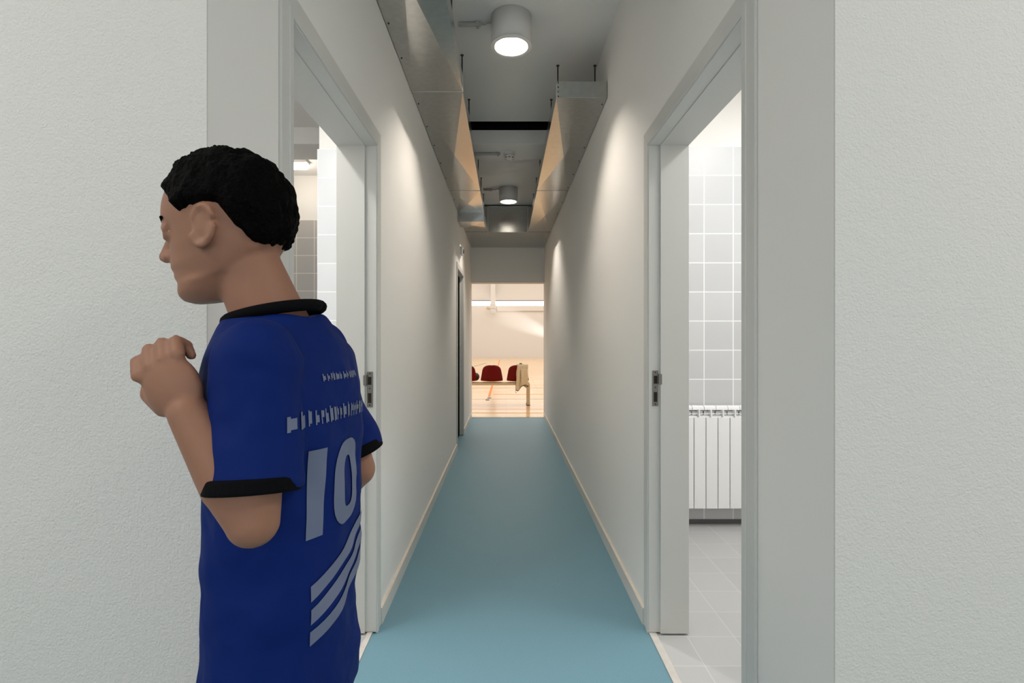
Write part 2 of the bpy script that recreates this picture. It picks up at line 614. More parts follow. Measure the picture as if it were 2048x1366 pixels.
door_frame(1, 1, XR, 1.352, 2.240, 2.10, strike_z=1.056)
door_frame(2, -1, XL, 1.362, 2.242, 2.10, strike_z=1.051)
door_frame(3, -1, XL, 5.985, 6.832, 2.075, leaf=True)

# ------------------------------------------------------------------ air ducts
DZ0, DZ1 = 2.735, 2.835


def duct_section(parent, x0, x1, y0, y1, z0=DZ0, z1=DZ1, drop=0.015, cx=None):
    """sheet-metal section whose underside is cross-broken into four facets"""
    ox, oy, oz = parent.location
    bm = bm_new()
    V = lambda x, y, z: bm.verts.new((x - ox, y - oy, z - oz))
    a, b, c, d = V(x0, y0, z0), V(x1, y0, z0), V(x1, y1, z0), V(x0, y1, z0)
    e, f, g, h = V(x0, y0, z1), V(x1, y0, z1), V(x1, y1, z1), V(x0, y1, z1)
    m = V((x0 + x1) / 2, (y0 + y1) / 2, z0 - drop)
    for q in ((a, b, m), (b, c, m), (c, d, m), (d, a, m), (e, f, g, h), (a, b, f, e), (c, d, h, g), (b, c, g, f), (d, a, e, h)):
        bm.faces.new(q)
    return obj('duct_section', bm, M_galv, parent)


def flange(parent, x0, x1, y, z0=DZ0, z1=DZ1, w=0.008, e=0.006):
    ox, oy, oz = parent.location
    bm = bm_new()
    box(bm, x0 - e - ox, x1 + e - ox, y - w - oy, y + w - oy, z0 - e - oz, z1 + e - oz)
    return obj('flange', bm, M_seam, parent, bevel=0.002)


def screws(parent, x, ys, z):
    ox, oy, oz = parent.location
    for y in ys:
        bm = bm_new()
        r = lathe(bm, [(0.0045, 0), (0.004, -0.003), (0.0015, -0.004)], 10, (x - ox, y - oy, z - oz))
        cap(bm, r[-1])
        obj('screw', bm, M_screw, parent)


LX0, LX1 = XL + 0.004, -0.257
RX0, RX1 = 0.307, XR - 0.004
ld = empty('air_duct', (LX0, 3.0, DZ0), 'long galvanised steel air duct along the left wall, reaching over the camera', 'air duct', 'air ducts')
for y0, y1 in ((0.4, 1.055), (1.055, 3.09), (3.09, 5.16), (5.16, 6.06)):
    duct_section(ld, LX0, LX1, y0, y1)
for y in (3.09, 5.16):
    flange(ld, LX0 + 0.006, LX1, y, w=0.0035, e=0.003)
screws(ld, LX0 + 0.014, [2.42 + 0.0, 2.72, 3.25, 3.6, 3.95, 4.35, 4.75, 5.5], DZ0 - 0.001)
bm = bm_new()
ox, oy, oz = ld.location
x0, x1, y0, y1, z0, z1 = LX0 - ox, LX1 - ox, 6.06 - oy, 6.37 - oy, 2.630 - oz, DZ1 - oz
vv = [bm.verts.new(p) for p in ((x0, y0, z0), (x1, y0, z0), (x1, y1, z0), (x0, y1, z0), (x0, y0, z1), (x1, y0, z1), (x1, y1, z1), (x0, y1, z1), ((x0 + x1) / 2, (y0 + y1) / 2, z0 - 0.012))]
for q in ((0, 1, 8), (1, 2, 8), (2, 3, 8), (3, 0, 8), (4, 5, 6, 7), (0, 1, 5, 4), (2, 3, 7, 6), (1, 2, 6, 5), (3, 0, 4, 7)):
    bm.faces.new([vv[i] for i in q])
obj('damper_box', bm, M_galv, ld, label='deeper boxed end of the duct')
duct_section(ld, LX0, LX1, 6.372, 7.153)

rd = empty('air_duct', (RX1, 3.17, DZ0), 'shorter galvanised steel air duct along the right wall, its blank end facing the camera', 'air duct', 'air ducts')
for y0, y1 in ((3.175, 5.16), (5.16, 7.153)):
    duct_section(rd, RX0, RX1, y0, y1)
flange(rd, RX0, RX1 - 0.006, 5.16, w=0.0035, e=0.003)
ox, oy, oz = rd.location
bm = bm_new()
box(bm, RX0 - ox, RX1 - ox, 3.170 - oy, 3.175 - oy, DZ0 - oz, DZ1 - oz)
obj('end_cap', bm, M_galv, rd, bevel=0.0015)
for k in range(4):
    bm = bm_new()
    r = lathe(bm, [(0.0042, 0), (0.0035, -0.003), (0.001, -0.004)], 10, (RX0 + 0.011 - ox, 3.170 - oy, DZ0 + 0.008 + 0.028 * k - oz), 'y')
    cap(bm, r[-1])
    obj('rivet', bm, M_screw, rd)
screws(rd, RX1 - 0.014, [3.26, 4.0, 4.3, 4.65, 5.05, 5.6, 6.1], DZ0 - 0.001)

pl = empty('plenum_box', (0.03, 7.17, DZ0), 'wide galvanised steel plenum box joining both ducts at the corridor end', 'air plenum')
ox, oy, oz = pl.location
bm = bm_new()
box(bm, XL + 0.004 - ox, XR - 0.004 - ox, 7.17 - oy, YE - 0.003 - oy, DZ0 - 0.004 - oz, 3.09 - oz)
obj('casing', bm, M_galv, pl, bevel=0.002)
bm = bm_new()
box(bm, LX1 - ox, LX1 + 0.02 - ox, 7.160 - oy, 7.17 - oy, DZ0 - oz, 3.09 - oz)
box(bm, RX0 - 0.02 - ox, RX0 - ox, 7.160 - oy, 7.17 - oy, DZ0 - oz, 3.09 - oz)
box(bm, LX1 - ox, RX0 - ox, 7.155 - oy, 7.17 - oy, 3.083 - oz, 3.09 - oz)
obj('front_flange', bm, M_seam, pl)

# hanger rods: threaded steel with a nut, ceiling to duct
bm = bm_new()
h = ZC - DZ1
prof = []
n = 44
for i in range(n + 1):
    prof.append((0.0052 if i % 2 else 0.0042, h * i / n))
rr = lathe(bm, prof, 8)
cap(bm, rr[0], True)
rod0 = None
rod_spots = [(LX1 - 0.028, y, 'left') for y in (2.72, 3.38, 4.01, 5.34, 5.97, 6.63)] + [(RX0 + 0.042, y, 'right') for y in (3.51, 4.01, 5.34, 5.97, 6.63)] + [(RX1 - 0.016, 3.51, 'wall')]
ordw = ['first', 'second', 'third', 'fourth', 'fifth', 'sixth']
cnt = {'left': 0, 'right': 0, 'wall': 0}
rod_root = empty('hanger_rod', (0, 0, 0), 'rod', 'hanger rod', 'hanger rods of the ducts')
obj('threaded_rod', bm, M_rod, rod_root)
for z in (h - 0.006, 0.0):
    bm = bm_new()
    r = lathe(bm, [(0.011, z), (0.011, z + 0.006)], 6)
    cap(bm, r[0], True)
    cap(bm, r[1])
    obj('nut', bm, M_rod, rod_root)
for i, (x, y, side) in enumerate(rod_spots):
    k = cnt[side]
    cnt[side] += 1
    if side == 'wall':
        lab = 'dark threaded hanger rod at the blank duct end, nearest the right wall'
    else:
        lab = 'dark threaded hanger rod on the inner edge of the %s duct, %s from the camera' % (side, ordw[k])
    if i == 0:
        rod_root.location = (x, y, DZ1)
        rod_root['label'] = lab
    else:
        dup(rod_root, (x, y, DZ1), lab)

# ------------------------------------------------------------------ ceiling lamps
lp = empty('ceiling_lamp', (0.03, 2.985, ZC), 'large white cylinder downlight on the ceiling nearest the camera, lit', 'ceiling lamp', 'cylinder downlights')
H = 0.172
bm = bm_new()
lathe(bm, [(0.0, -0.0005), (0.116, -0.0005), (0.116, -H + 0.008), (0.1125, -H + 0.008), (0.1125, -0.03), (0.0, -0.03)], 64)
obj('housing', bm, M_lampw, lp, smooth=False, bevel=0.0)
bm = bm_new()
lathe(bm, [(0.118, -H + 0.009), (0.1185, -H + 0.002), (0.116, -H), (0.0965, -H), (0.0935, -H + 0.004), (0.0935, -H + 0.010), (0.1125, -H + 0.0105), (0.118, -H + 0.009)], 64)
obj('trim_ring', bm, M_lampw, lp, smooth=True)
bm = bm_new()
lathe(bm, [(0.0925, -H + 0.005), (0.087, -H + 0.035), (0.076, -H + 0.062), (0.064, -H + 0.080), (0.064, -H + 0.086), (0.060, -H + 0.086), (0.060, -H + 0.098), (0.040, -H + 0.104), (0.040, -H + 0.118), (0.0, -H + 0.118)], 64)
obj('reflector', bm, M_refl, lp, smooth=True)
bm = bm_new()
lathe(bm, [(0.0655, -H + 0.0795), (0.0655, -H + 0.086), (0.059, -H + 0.0865), (0.0585, -H + 0.098), (0.0605, -H + 0.099), (0.0605, -H + 0.0875), (0.0670, -H + 0.087), (0.0670, -H + 0.0795), (0.0655, -H + 0.0795)], 48)
obj('baffle_ring', bm, M_rod, lp, smooth=True, label='dark ring inside the lamp')
bm = bm_new()
r = lathe(bm, [(0.032, -H + 0.108), (0.032, -H + 0.116)], 32)
cap(bm, r[0], True)
obj('lens', bm, M_led, lp, label='glowing lens')
for p in lp.children:
    if p.name.startswith('housing'):
        for f in p.data.polygons:
            f.use_smooth = abs(f.normal.z) < 0.5
lp2 = dup(lp, (0.03, 6.37, ZC), 'white cylinder downlight on the ceiling in front of the steel plenum box, lit')


def lamp_light(loc, power):
    d = bpy.data.lights.new('downlight', 'AREA')
    d.shape = 'DISK'
    d.size = 0.062
    d.energy = power
    d.color = WARM
    o = bpy.data.objects.new('downlight', d)
    o.location = (loc[0], loc[1], loc[2] - H + 0.100)
    COL.objects.link(o)
    return o


lamp_light((0.03, 2.985, ZC), 18.5)
lamp_light((0.03, 6.37, ZC), 21)


def conduit(x0, x1, y, z, label, connector=True):
    root = empty('cable_conduit', (x0, y, z), label, 'conduit', 'surface conduits on the ceiling')
    bm = bm_new()
    tube(bm, [(0, 0, -0.013), (x1 - x0, 0, -0.013)], 0.0125, 12)
    obj('pipe', bm, M_conduit, root, smooth=False)
    bm = bm_new()
    box(bm, x1 - x0 - 0.03, x1 - x0 - 0.012, -0.018, 0.018, -0.030, 0.0)
    obj('clip', bm, M_conduit, root, bevel=0.003)
    return root


conduit(LX1 - 0.02, -0.145, 3.03, ZC, 'grey surface conduit running to the near ceiling lamp')
conduit(LX1 - 0.02, -0.165, 6.40, ZC, 'grey surface conduit running to the far ceiling lamp')
conduit(XL + 0.01, -0.052, 4.74, 2.962, 'grey surface conduit on the beam running to the smoke detector')


def cable(pts, label):
    bm = bm_new()
    tube(bm, pts, 0.004, 8)
    bm2 = bm
    return tag(obj('lamp_cable', bm2, M_conduit, smooth=True), label, 'cable', 'lamp cables')


cable([(-0.147, 3.03, ZC - 0.013), (-0.125, 3.025, ZC - 0.018), (-0.105, 3.02, ZC - 0.010), (-0.09, 3.015, ZC - 0.014), (-0.083, 3.01, ZC - 0.012)], 'short loose cable between conduit and near ceiling lamp')
cable([(-0.167, 6.40, ZC - 0.013), (-0.135, 6.395, ZC - 0.02), (-0.11, 6.39, ZC - 0.010), (-0.0845, 6.385, ZC - 0.012)], 'short loose cable between conduit and far ceiling lamp')

# smoke detector under the beam
sd = empty('smoke_detector', (0.03, 4.74, 2.962), 'round white smoke detector under the ceiling beam', 'smoke detector')
bm = bm_new()
r = lathe(bm, [(0.052, 0), (0.052, -0.022), (0.049, -0.026), (0.03, -0.026)], 40)
cap(bm, r[-1])
obj('base', bm, M_lampw, sd, smooth=False, bevel=0.001)
bm = bm_new()
r = lathe(bm, [(0.044, -0.0265), (0.047, -0.036), (0.046, -0.046), (0.038, -0.056), (0.024, -0.060)], 40)
cap(bm, r[-1])
obj('sensor_head', bm, M_lampw, sd, smooth=False)
bm = bm_new()
for k in range(8):
    a = 2 * math.pi * k / 8
    c = Vector((0.0425 * math.cos(a), 0.0425 * math.sin(a), -0.052))
    vs = box(bm, -0.001, 0.001, -0.009, 0.009, -0.004, 0.004)
    bmesh.ops.transform(bm, matrix=Matrix.Translation(c) @ Matrix.Rotation(a, 4, 'Z'), verts=vs)
obj('vent_slots', bm, M_dark, sd)

# small wall sounder above the far left door
ws = empty('wall_sounder', (XL, 6.42, 2.345), 'small white wall box with a dark round lens above the far left door', 'sounder')
bm = bm_new()
box(bm, 0.0, 0.035, -0.06, 0.06, -0.05, 0.05)
obj('body', bm, M_lampw, ws, bevel=0.008, seg=3)
bm = bm_new()
r = lathe(bm, [(0.034, 0.033), (0.034, 0.040), (0.02, 0.048)], 24, (0, 0.0, 0), 'x')
cap(bm, r[-1])
obj('lens', bm, M_dark, ws, smooth=False)

# ------------------------------------------------------------------ radiator in the right washroom
rdz = empty('radiator', (0.934, 3.47, 0.0), 'white ribbed aluminium radiator below the grey tiles, right washroom', 'radiator')


def rad_section(x):
    bm = bm_new()
    w = 0.0783
    # front plate with folded edges
    prism(bm, [(0.0012, 0.003), (0.004, 0.0), (w - 0.004, 0.0), (w - 0.0012, 0.003), (w - 0.0012, 0.022), (w - 0.004, 0.022), (w - 0.006, 0.008), (0.006, 0.008), (0.004, 0.022), (0.0012, 0.022)], 2, 0.137, 0.7425)
    # web and rear fins
    box(bm, w / 2 - 0.004, w / 2 + 0.004, 0.010, 0.085, 0.145, 0.795)
    box(bm, 0.004, w - 0.004, 0.050, 0.053, 0.16, 0.78)
    box(bm, 0.004, w - 0.004, 0.078, 0.082, 0.16, 0.78)
    # rounded top outlet hood
    prism(bm, [(0.030, 0.790), (0.034, 0.806), (0.046, 0.816), (0.070, 0.817), (0.082, 0.812), (0.082, 0.786), (0.060, 0.796)], 0, 0.0005, w - 0.0005)
    # curved bridge from the plate to the hood
    prism(bm, [(0.004, 0.7425), (0.012, 0.772), (0.034, 0.798), (0.040, 0.792), (0.020, 0.766), (0.011, 0.7425)], 0, w / 2 - 0.0035, w / 2 + 0.0035)
    # cross slat between plate and hood
    box(bm, 0.0005, w - 0.0005, 0.020, 0.034, 0.764, 0.767)
    return bm


first = None
for k in range(10):
    if first is None:
        first = obj('radiator_section', rad_section(0), M_rad, rdz, bevel=0.0012)
    else:
        c = first.copy()
        COL.objects.link(c)
        c.parent = rdz
        c.location = (0.08 * k, 0, 0)
for z in (0.735, 0.19):
    bm = bm_new()
    tube(bm, [(-0.01, 0.045, z), (0.81, 0.045, z)], 0.02, 16)
    obj('header_pipe', bm, M_rad, rdz, smooth=False)
for x in (0.12, 0.68):
    bm = bm_new()
    box(bm, x - 0.012, x + 0.012, 0.03, 0.106, 0.755, 0.759)
    obj('wall_bracket', bm, M_rad, rdz)

# bulkhead lamp on the changing room ceiling
bl = empty('bulkhead_lamp', (-2.17, 5.40, ZC), 'white lit bulkhead lamp on the ceiling of the left room', 'lamp')
bm = bm_new()
prism(bm, [(-0.16, 0), (0.12, 0), (0.12, -0.022), (0.10, -0.032), (-0.14, -0.032), (-0.16, -0.022)], 1, -0.06, 0.06)
obj('body', bm, M_lampw, bl, bevel=0.003)
bm = bm_new()
prism(bm, [(-0.15, -0.032), (0.105, -0.032), (0.115, -0.05), (0.09, -0.075), (-0.13, -0.075), (-0.155, -0.05)], 1, -0.055, 0.055)
obj('diffuser', bm, M_emlamp, bl, bevel=0.004, label='glowing diffuser')
d = bpy.data.lights.new('bulkhead_light', 'POINT')
d.energy, d.color, d.shadow_soft_size = 4.5, (1.0, 0.89, 0.76), 0.08
o = bpy.data.objects.new('bulkhead_light', d)
o.location = (-2.18, 5.40, ZC - 0.2)
COL.objects.link(o)

# ------------------------------------------------------------------ sports hall
GX0, GX1, GY1, GZ = -9.0, 11.0, 34.2, 7.0
sbox('floor_sports_hall', M_wood, (GX0, GX1, YE + 0.012, GY1, -0.1, 0.0))
sbox('trim_6', M_dark, (XL, XR, YE, YE + 0.012, -0.1, 0.003))
sbox('wall_sports_near', M_gymwall, (GX0, XL - T, YE + 0.02, YE + 0.2, 0, GZ), (XR + T, GX1, YE + 0.02, YE + 0.2, 0, GZ), (XL - T, XR + T, YE + 0.02, YE + 0.2, ZC + 0.1, GZ),
     (XL - T, XL, YE, YE + 0.2, 0, 2.166), (XR, XR + T, YE, YE + 0.2, 0, 2.166))
sbox('wall_sports_far', M_gymwall, (GX0, GX1, GY1, GY1 + 0.2, 0, 3.42), (GX0, GX1, GY1, GY1 + 0.2, 3.73, GZ))
sbox('window_1', M_gymglass, (GX0, GX1, GY1 + 0.08, GY1 + 0.1, 3.42, 3.73))
sbox('trim_7', M_dark, (GX0, GX1, GY1 - 0.03, GY1 + 0.08, 3.73, 3.765))
sbox('trim_8', M_gymwall, (-0.60, GX1, GY1 - 0.12, GY1, 3.07, 3.40), bevel=0.02)
sbox('wall_sports_left', M_gymwall, (GX0 - 0.2, GX0, YE, GY1 + 0.2, 0, GZ))
sbox('wall_sports_right', M_gymwall, (GX1, GX1 + 0.2, YE, GY1 + 0.2, 0, GZ))
sbox('ceiling_sports_hall', M_gymwall, (GX0, GX1, YE, GY1 + 0.2, GZ, GZ + 0.2))

hp = empty('hoist_post', (-0.84, GY1 - 0.45, 2.9), 'white post with a bracket hanging before the far sports hall wall', 'post')
bm = bm_new(); box(bm, -0.15, 0.15, -0.12, 0.12, 0.6, GZ - 2.9 - 0.002); obj('post', bm, M_gymwall, hp, bevel=0.01)
bm = bm_new(); box(bm, -0.20, 0.18, -0.18, 0.18, 0.30, 0.6); box(bm, -0.13, 0.16, -0.15, 0.15, 0.0, 0.3); obj('bracket', bm, M_lampw, hp, bevel=0.02)
bm = bm_new(); tube(bm, [(-0.2, 0, 0.30), (-0.42, 0, 0.36)], 0.09, 14); obj('motor', bm, M_rail, hp)

# painted court lines and floor plates belong to the sports floor
gf = bpy.data.objects['floor_sports_hall']


def line(m, x0, x1, y0, y1, name='court_line'):
    bm = bm_new()
    box(bm, x0, x1, y0, y1, 0.0, 0.0015)
    return obj(name, bm, m, gf)


line(M_orange, -0.395, -0.345, 11.35, 30.8)
line(M_orange, -0.30, 10.9, 11.80, 11.86)
line(M_orange, -8.9, 10.9, 14.2, 14.24)
line(M_greyline, -8.9, 10.9, 10.92, 10.95)
line(M_greyline, -8.9, 10.9, 13.35, 13.39)
line(M_yellow, -8.9, 10.9, 8.86, 8.91)
line(M_orange, -8.9, 10.9, 9.35, 9.37)
bm = bm_new()
box(bm, -0.03, 0.03, -2.6, 2.6, 0, 0.0015)
o = obj('court_line', bm, M_greyline, gf, loc=(-1.35, 24.5, 0))
o.rotation_euler = (0, 0, R(-8))
line(M_plate, -0.395, -0.32, 11.02, 11.22, 'floor_plate')
line(M_plate, -0.42, -0.345, 10.66, 10.86, 'floor_plate')

# team bench with red bucket seats
BY = 9.88
tb = empty('team_bench', (-0.271, BY, 0), 'beige team bench with red bucket seats on the sports floor', 'bench')
bm = bm_new(); box(bm, -1.30, 0.72, -0.02, 0.04, 0.385, 0.425); box(bm, -1.30, 0.72, 0.20, 0.26, 0.385, 0.425); obj('rail', bm, M_rail, tb, bevel=0.006)
for x in (-1.24, 0.695):
    bm = bm_new()
    box(bm, x - 0.030, x + 0.030, -0.015, 0.035, 0.0, 0.385)
    box(bm, x - 0.030, x + 0.030, 0.205, 0.255, 0.0, 0.385)
    box(bm, x - 0.030, x + 0.030, 0.035, 0.205, 0.06, 0.10)
    lg = obj('leg', bm, M_rail, tb, bevel=0.004)
    for y in (-0.02, 0.20):
        bm = bm_new()
        box(bm, x - 0.034, x + 0.034, y, y + 0.06, 0.0, 0.012)
        obj('foot', bm, M_dark, lg)


def seat_mesh():
    bm = bm_new()
    prof = [(0.40, 0.455, 0.36), (0.37, 0.468, 0.40), (0.25, 0.452, 0.415), (0.12, 0.447, 0.42), (0.05, 0.452, 0.423), (0.015, 0.475, 0.424), (0.0, 0.52, 0.412), (-0.01, 0.58, 0.392), (-0.02, 0.64, 0.372), (-0.028, 0.69, 0.350), (-0.032, 0.72, 0.315), (-0.034, 0.742, 0.262), (-0.035, 0.756, 0.18), (-0.035, 0.763, 0.085)]
    nu = 14
    rows = []
    for (y, z, w) in prof:
        row = []
        for i in range(nu + 1):
            u = -1 + 2 * i / nu
            k = max(0, min(1, (z - 0.45) / 0.1))
            yy = y + 0.055 * u * u * k          # the back wraps forward at its sides
            zz = z + 0.02 * u * u * (1 - k)
            row.append(bm.verts.new((u * w / 2, yy, zz)))
        rows.append(row)
    for a, b in zip(rows, rows[1:]):
        for i in range(nu):
            bm.faces.new((a[i], a[i + 1], b[i + 1], b[i]))
    return bm


seat0 = None
for k, x in enumerate((-0.99, -0.495, 0.0, 0.495)):
    if seat0 is None:
        seat0 = obj('seat', seat_mesh(), M_red, tb, loc=(x, 0, 0), smooth=True, label='red plastic bucket seat')
        md = seat0.modifiers.new('solid', 'SOLIDIFY'); md.thickness = 0.012; md.offset = 0
        md = seat0.modifiers.new('sub', 'SUBSURF'); md.levels = 1; md.render_levels = 2
    else:
        c = seat0.copy()
        COL.objects.link(c)
        c.parent = tb
        c.location = (x, 0, 0)

# beige jacket over the end seat
JX = -0.271 + 0.495
jk = empty('jacket', (JX, BY, 0.3), 'beige jacket with black hem draped over the rightmost red seat', 'jacket')


def jacket():
    bm = bm_new()
    nu, nv = 26, 30
    rows = []
    for j in range(nv + 1):
        t = j / nv                               # from in front of the seat, over the top, down behind
        row = []
        for i in range(nu + 1):
            u = i / nu
            wtop = 0.205
            if t < 0.25:
                s = t / 0.25
                y, z = 0.055 + 0.01 * (1 - s), 0.60 + 0.165 * s
            elif t < 0.35:
                s = (t - 0.25) / 0.10
                a = math.pi * s
                y, z = 0.005 + 0.05 * math.cos(a), 0.765 + 0.026 * math.sin(a)
            else:
                s = (t - 0.35) / 0.65
                bot = 0.300 + 0.10 * u - 0.03 * math.sin(u * 9)
                y, z = -0.045 - 0.035 * s, 0.765 + (bot - 0.765) * s
                y += 0.020 * math.sin(u * 17 + s * 2) * min(1, s * 2.5)
            hang = max(0, (t - 0.35) / 0.65)
            x = -0.015 + (u * wtop) - 0.028 * hang * (1 - u) + 0.004 * math.sin(t * 20)
            row.append(bm.verts.new((x, y, z - 0.3)))
        rows.append(row)
    for a, b in zip(rows, rows[1:]):
        for i in range(nu):
            bm.faces.new((a[i], a[i + 1], b[i + 1], b[i]))
    edge = [v.co.copy() for v in rows[-1]]
    side = [v.co.copy() for v in [r[0] for r in rows[16:]]]
    return bm, edge, side


bmj, edge, side = jacket()
cl = obj('body', bmj, M_cloth, jk, smooth=True)
md = cl.modifiers.new('solid', 'SOLIDIFY'); md.thickness = 0.006; md.offset = 0
bm = bm_new(); tube(bm, edge, 0.006, 6); tube(bm, side[7:], 0.004, 6)
obj('hem_piping', bm, M_piping, jk, label='black piping along the hem')
bm = bm_new()
tube(bm, [(-0.043, -0.085, 0.005), (-0.045, -0.085, -0.03), (-0.038, -0.084, -0.05), (-0.026, -0.084, -0.052)], 0.004, 6)
obj('drawstring', bm, M_piping, jk, label='black drawstring')
bm = bm_new()
box(bm, 0.03, 0.08, -0.03, 0.03, 0.49, 0.502)
obj('collar_tab', bm, M_piping, jk, bevel=0.004)
# lower sleeve fold of the jacket, a second layer with its own black edge
bm = bm_new()
rows = []
for j in range(9):
    t = j / 8
    rows.append([bm.verts.new((0.055 + 0.13 * u / 10 + 0.012 * t, -0.095 - 0.012 * math.sin(u * 0.9) * t, 0.40 - 0.33 * t + 0.02 * math.sin(u / 10 * 3) * t)) for u in range(11)])
for a, b in zip(rows, rows[1:]):
    for i in range(10):
        bm.faces.new((a[i], a[i + 1], b[i + 1], b[i]))
e2 = [v.co.copy() for v in rows[-1]]
sl = obj('sleeve', bm, M_cloth, jk, smooth=True)
md = sl.modifiers.new('solid', 'SOLIDIFY'); md.thickness = 0.006
bm = bm_new(); tube(bm, e2, 0.0065, 6)
obj('cuff_piping', bm, M_piping, sl, label='black piping at the cuff')

# dark strap bag lying on the seat at the left
bm = bm_new()
ball(bm, (0, 0, 0.075), (0.075, 0.12, 0.08), 24, 14)
bg = obj('bag', bm, M_bag, loc=(-0.271 - 0.495 + 0.175, BY + 0.25, 0.452), smooth=True)
tag(bg, 'small black bag on the leftmost red seat in view', 'bag')

# ------------------------------------------------------------------ the walking player
PX, PY = -0.325, 0.78
person = empty('person', (PX, PY, 0), 'person with short black hair in blue sports jersey and shorts striding left with bent arm', 'person')


def add(name, bm, m, parent, voxel=0.004, smooth=6, label=None):
    """close overlapping volumes into one continuous skin"""
    for v in bm.verts:
        v.co -= Vector((PX, PY, 0))
    o = obj(name, bm, m, parent, smooth=True, label=label)
    md = o.modifiers.new('remesh', 'REMESH')
    md.mode = 'VOXEL'
    md.voxel_size = voxel
    md.use_smooth_shade = True
    if smooth:
        ms = o.modifiers.new('smooth', 'SMOOTH')
        ms.factor = 0.5
        ms.iterations = smooth
    return o


def loft(bm, secs, seg=36):
    rings = []
    for z, cx, cy, ax, ay, *rest in secs:
        e = rest[0] if rest else 2.2
        ring = []
        for i in range(seg):
            a = 2 * math.pi * i / seg
            c, s = math.cos(a), math.sin(a)
            k = (abs(c) ** e + abs(s) ** e) ** (-1 / e)
            ring.append(bm.verts.new((cx + ax * c * k, cy + ay * s * k, z)))
        rings.append(ring)
    for a, b in zip(rings, rings[1:]):
        for i in range(seg):
            bm.faces.new((a[i], a[(i + 1) % seg], b[(i + 1) % seg], b[i]))
    bm.faces.new(rings[0][::-1])
    bm.faces.new(rings[-1])


# joints
HC = Vector((-0.416, 0.775, 1.430))            # head centre
TILT = Matrix.Rotation(R(-7), 4, 'Y')          # looking slightly down and ahead


def hp_(x, y, z):                               # head space: -x is ahead
    return HC + (TILT @ Vector((x, y, z))) * 0.94


n_sh, n_el, n_wr = Vector((-0.312, 0.650, 1.236)), Vector((-0.302, 0.622, 1.052)), Vector((-0.378, 0.622, 1.180))
f_sh, f_el, f_wr = Vector((-0.33, 0.908, 1.240)), Vector((-0.262, 0.920, 1.040)), Vector((-0.385, 0.905, 0.925))


def hand(bm, wr, d, out, flip=1):
    """palm with four curled fingers and a thumb; d along the forearm, out = palm-to-back direction"""
    d = d.normalized()
    out = (out - d * out.dot(d)).normalized()
    side = d.cross(out) * flip
    pc = wr + d * 0.038
    rot = Matrix((side, d, out)).transposed().to_4x4()
    ball(bm, pc, (0.033, 0.042, 0.016), 20, 12, rot)
    for k, (off, ln) in enumerate(((-0.026, 0.82), (-0.0085, 1.0), (0.009, 0.94), (0.026, 0.76))):
        b0 = wr + d * (0.072 - abs(off) * 0.15) + side * off + out * 0.004
        b1 = b0 + d * 0.024 * ln - out * 0.016 * ln
        b2 = b1 - out * 0.024 * ln - d * 0.008 * ln
        b3 = b2 - d * 0.020 * ln + out * 0.004
        capsule(bm, b0, b1, 0.0085, 0.0080, 10)
        capsule(bm, b1, b2, 0.0080, 0.0074, 10)
        capsule(bm, b2, b3, 0.0074, 0.0064, 10)
    t0 = wr + d * 0.022 - side * 0.024 - out * 0.006
    t1 = t0 + d * 0.026 - side * 0.014 - out * 0.010
    t2 = t1 + d * 0.022 + side * 0.006 - out * 0.014
    t3 = t2 + d * 0.010 + side * 0.016 - out * 0.006
    capsule(bm, t0, t1, 0.012, 0.0095, 10)
    capsule(bm, t1, t2, 0.0095, 0.0085, 10)
    capsule(bm, t2, t3, 0.0085, 0.0068, 10)


bm = bm_new()
# head: horizontal slices (height, front, back, half width), then nose, ears and lips
HEAD = [(-0.110, -0.060, -0.015, 0.018), (-0.104, -0.076, 0.000, 0.031), (-0.094, -0.083, 0.012, 0.041), (-0.084, -0.081, 0.022, 0.047), (-0.077, -0.078, 0.030, 0.051), (-0.070, -0.084, 0.038, 0.054), (-0.065, -0.086, 0.046, 0.056), (-0.060, -0.082, 0.054, 0.058), (-0.054, -0.088, 0.062, 0.060), (-0.047, -0.087, 0.070, 0.062), (-0.038, -0.084, 0.080, 0.064), (-0.025, -0.084, 0.088, 0.067), (-0.010, -0.084, 0.094, 0.069), (0.004, -0.085, 0.098, 0.071), (0.016, -0.091, 0.100, 0.072), (0.030, -0.091, 0.101, 0.073), (0.046, -0.088, 0.099, 0.072), (0.062, -0.082, 0.094, 0.068), (0.078, -0.070, 0.084, 0.060), (0.092, -0.052, 0.067, 0.046), (0.102, -0.028, 0.044, 0.028), (0.107, -0.004, 0.020, 0.010)]


def head_loft(bm):
    seg, rings = 48, []
    for z, f, b, w in HEAD:
        ring = []
        for i in range(seg):
            a = 2 * math.pi * i / seg
            c, q = math.cos(a), math.sin(a)
            cx = 0.010 if b > 0.03 else (f + b) / 2
            x = cx + (b - cx) * c if c > 0 else cx + (cx - f) * c
            y = w * math.copysign(abs(q) ** 0.88, q) * (1 - 0.10 * max(0, -c))
            for sd in (-1, 1):               # eye sockets
                e = math.exp(-(((y - sd * 0.031) / 0.015) ** 2 + ((z - 0.000) / 0.010) ** 2))
                if c < 0:
                    x += 0.0075 * e
            ring.append(bm.verts.new(hp_(x, y, z)))
        rings.append(ring)
    for p_, q_ in zip(rings, rings[1:]):
        for i in range(seg):
            bm.faces.new((p_[i], p_[(i + 1) % seg], q_[(i + 1) % seg], q_[i]))
    bm.faces.new(rings[0][::-1])
    bm.faces.new(rings[-1])


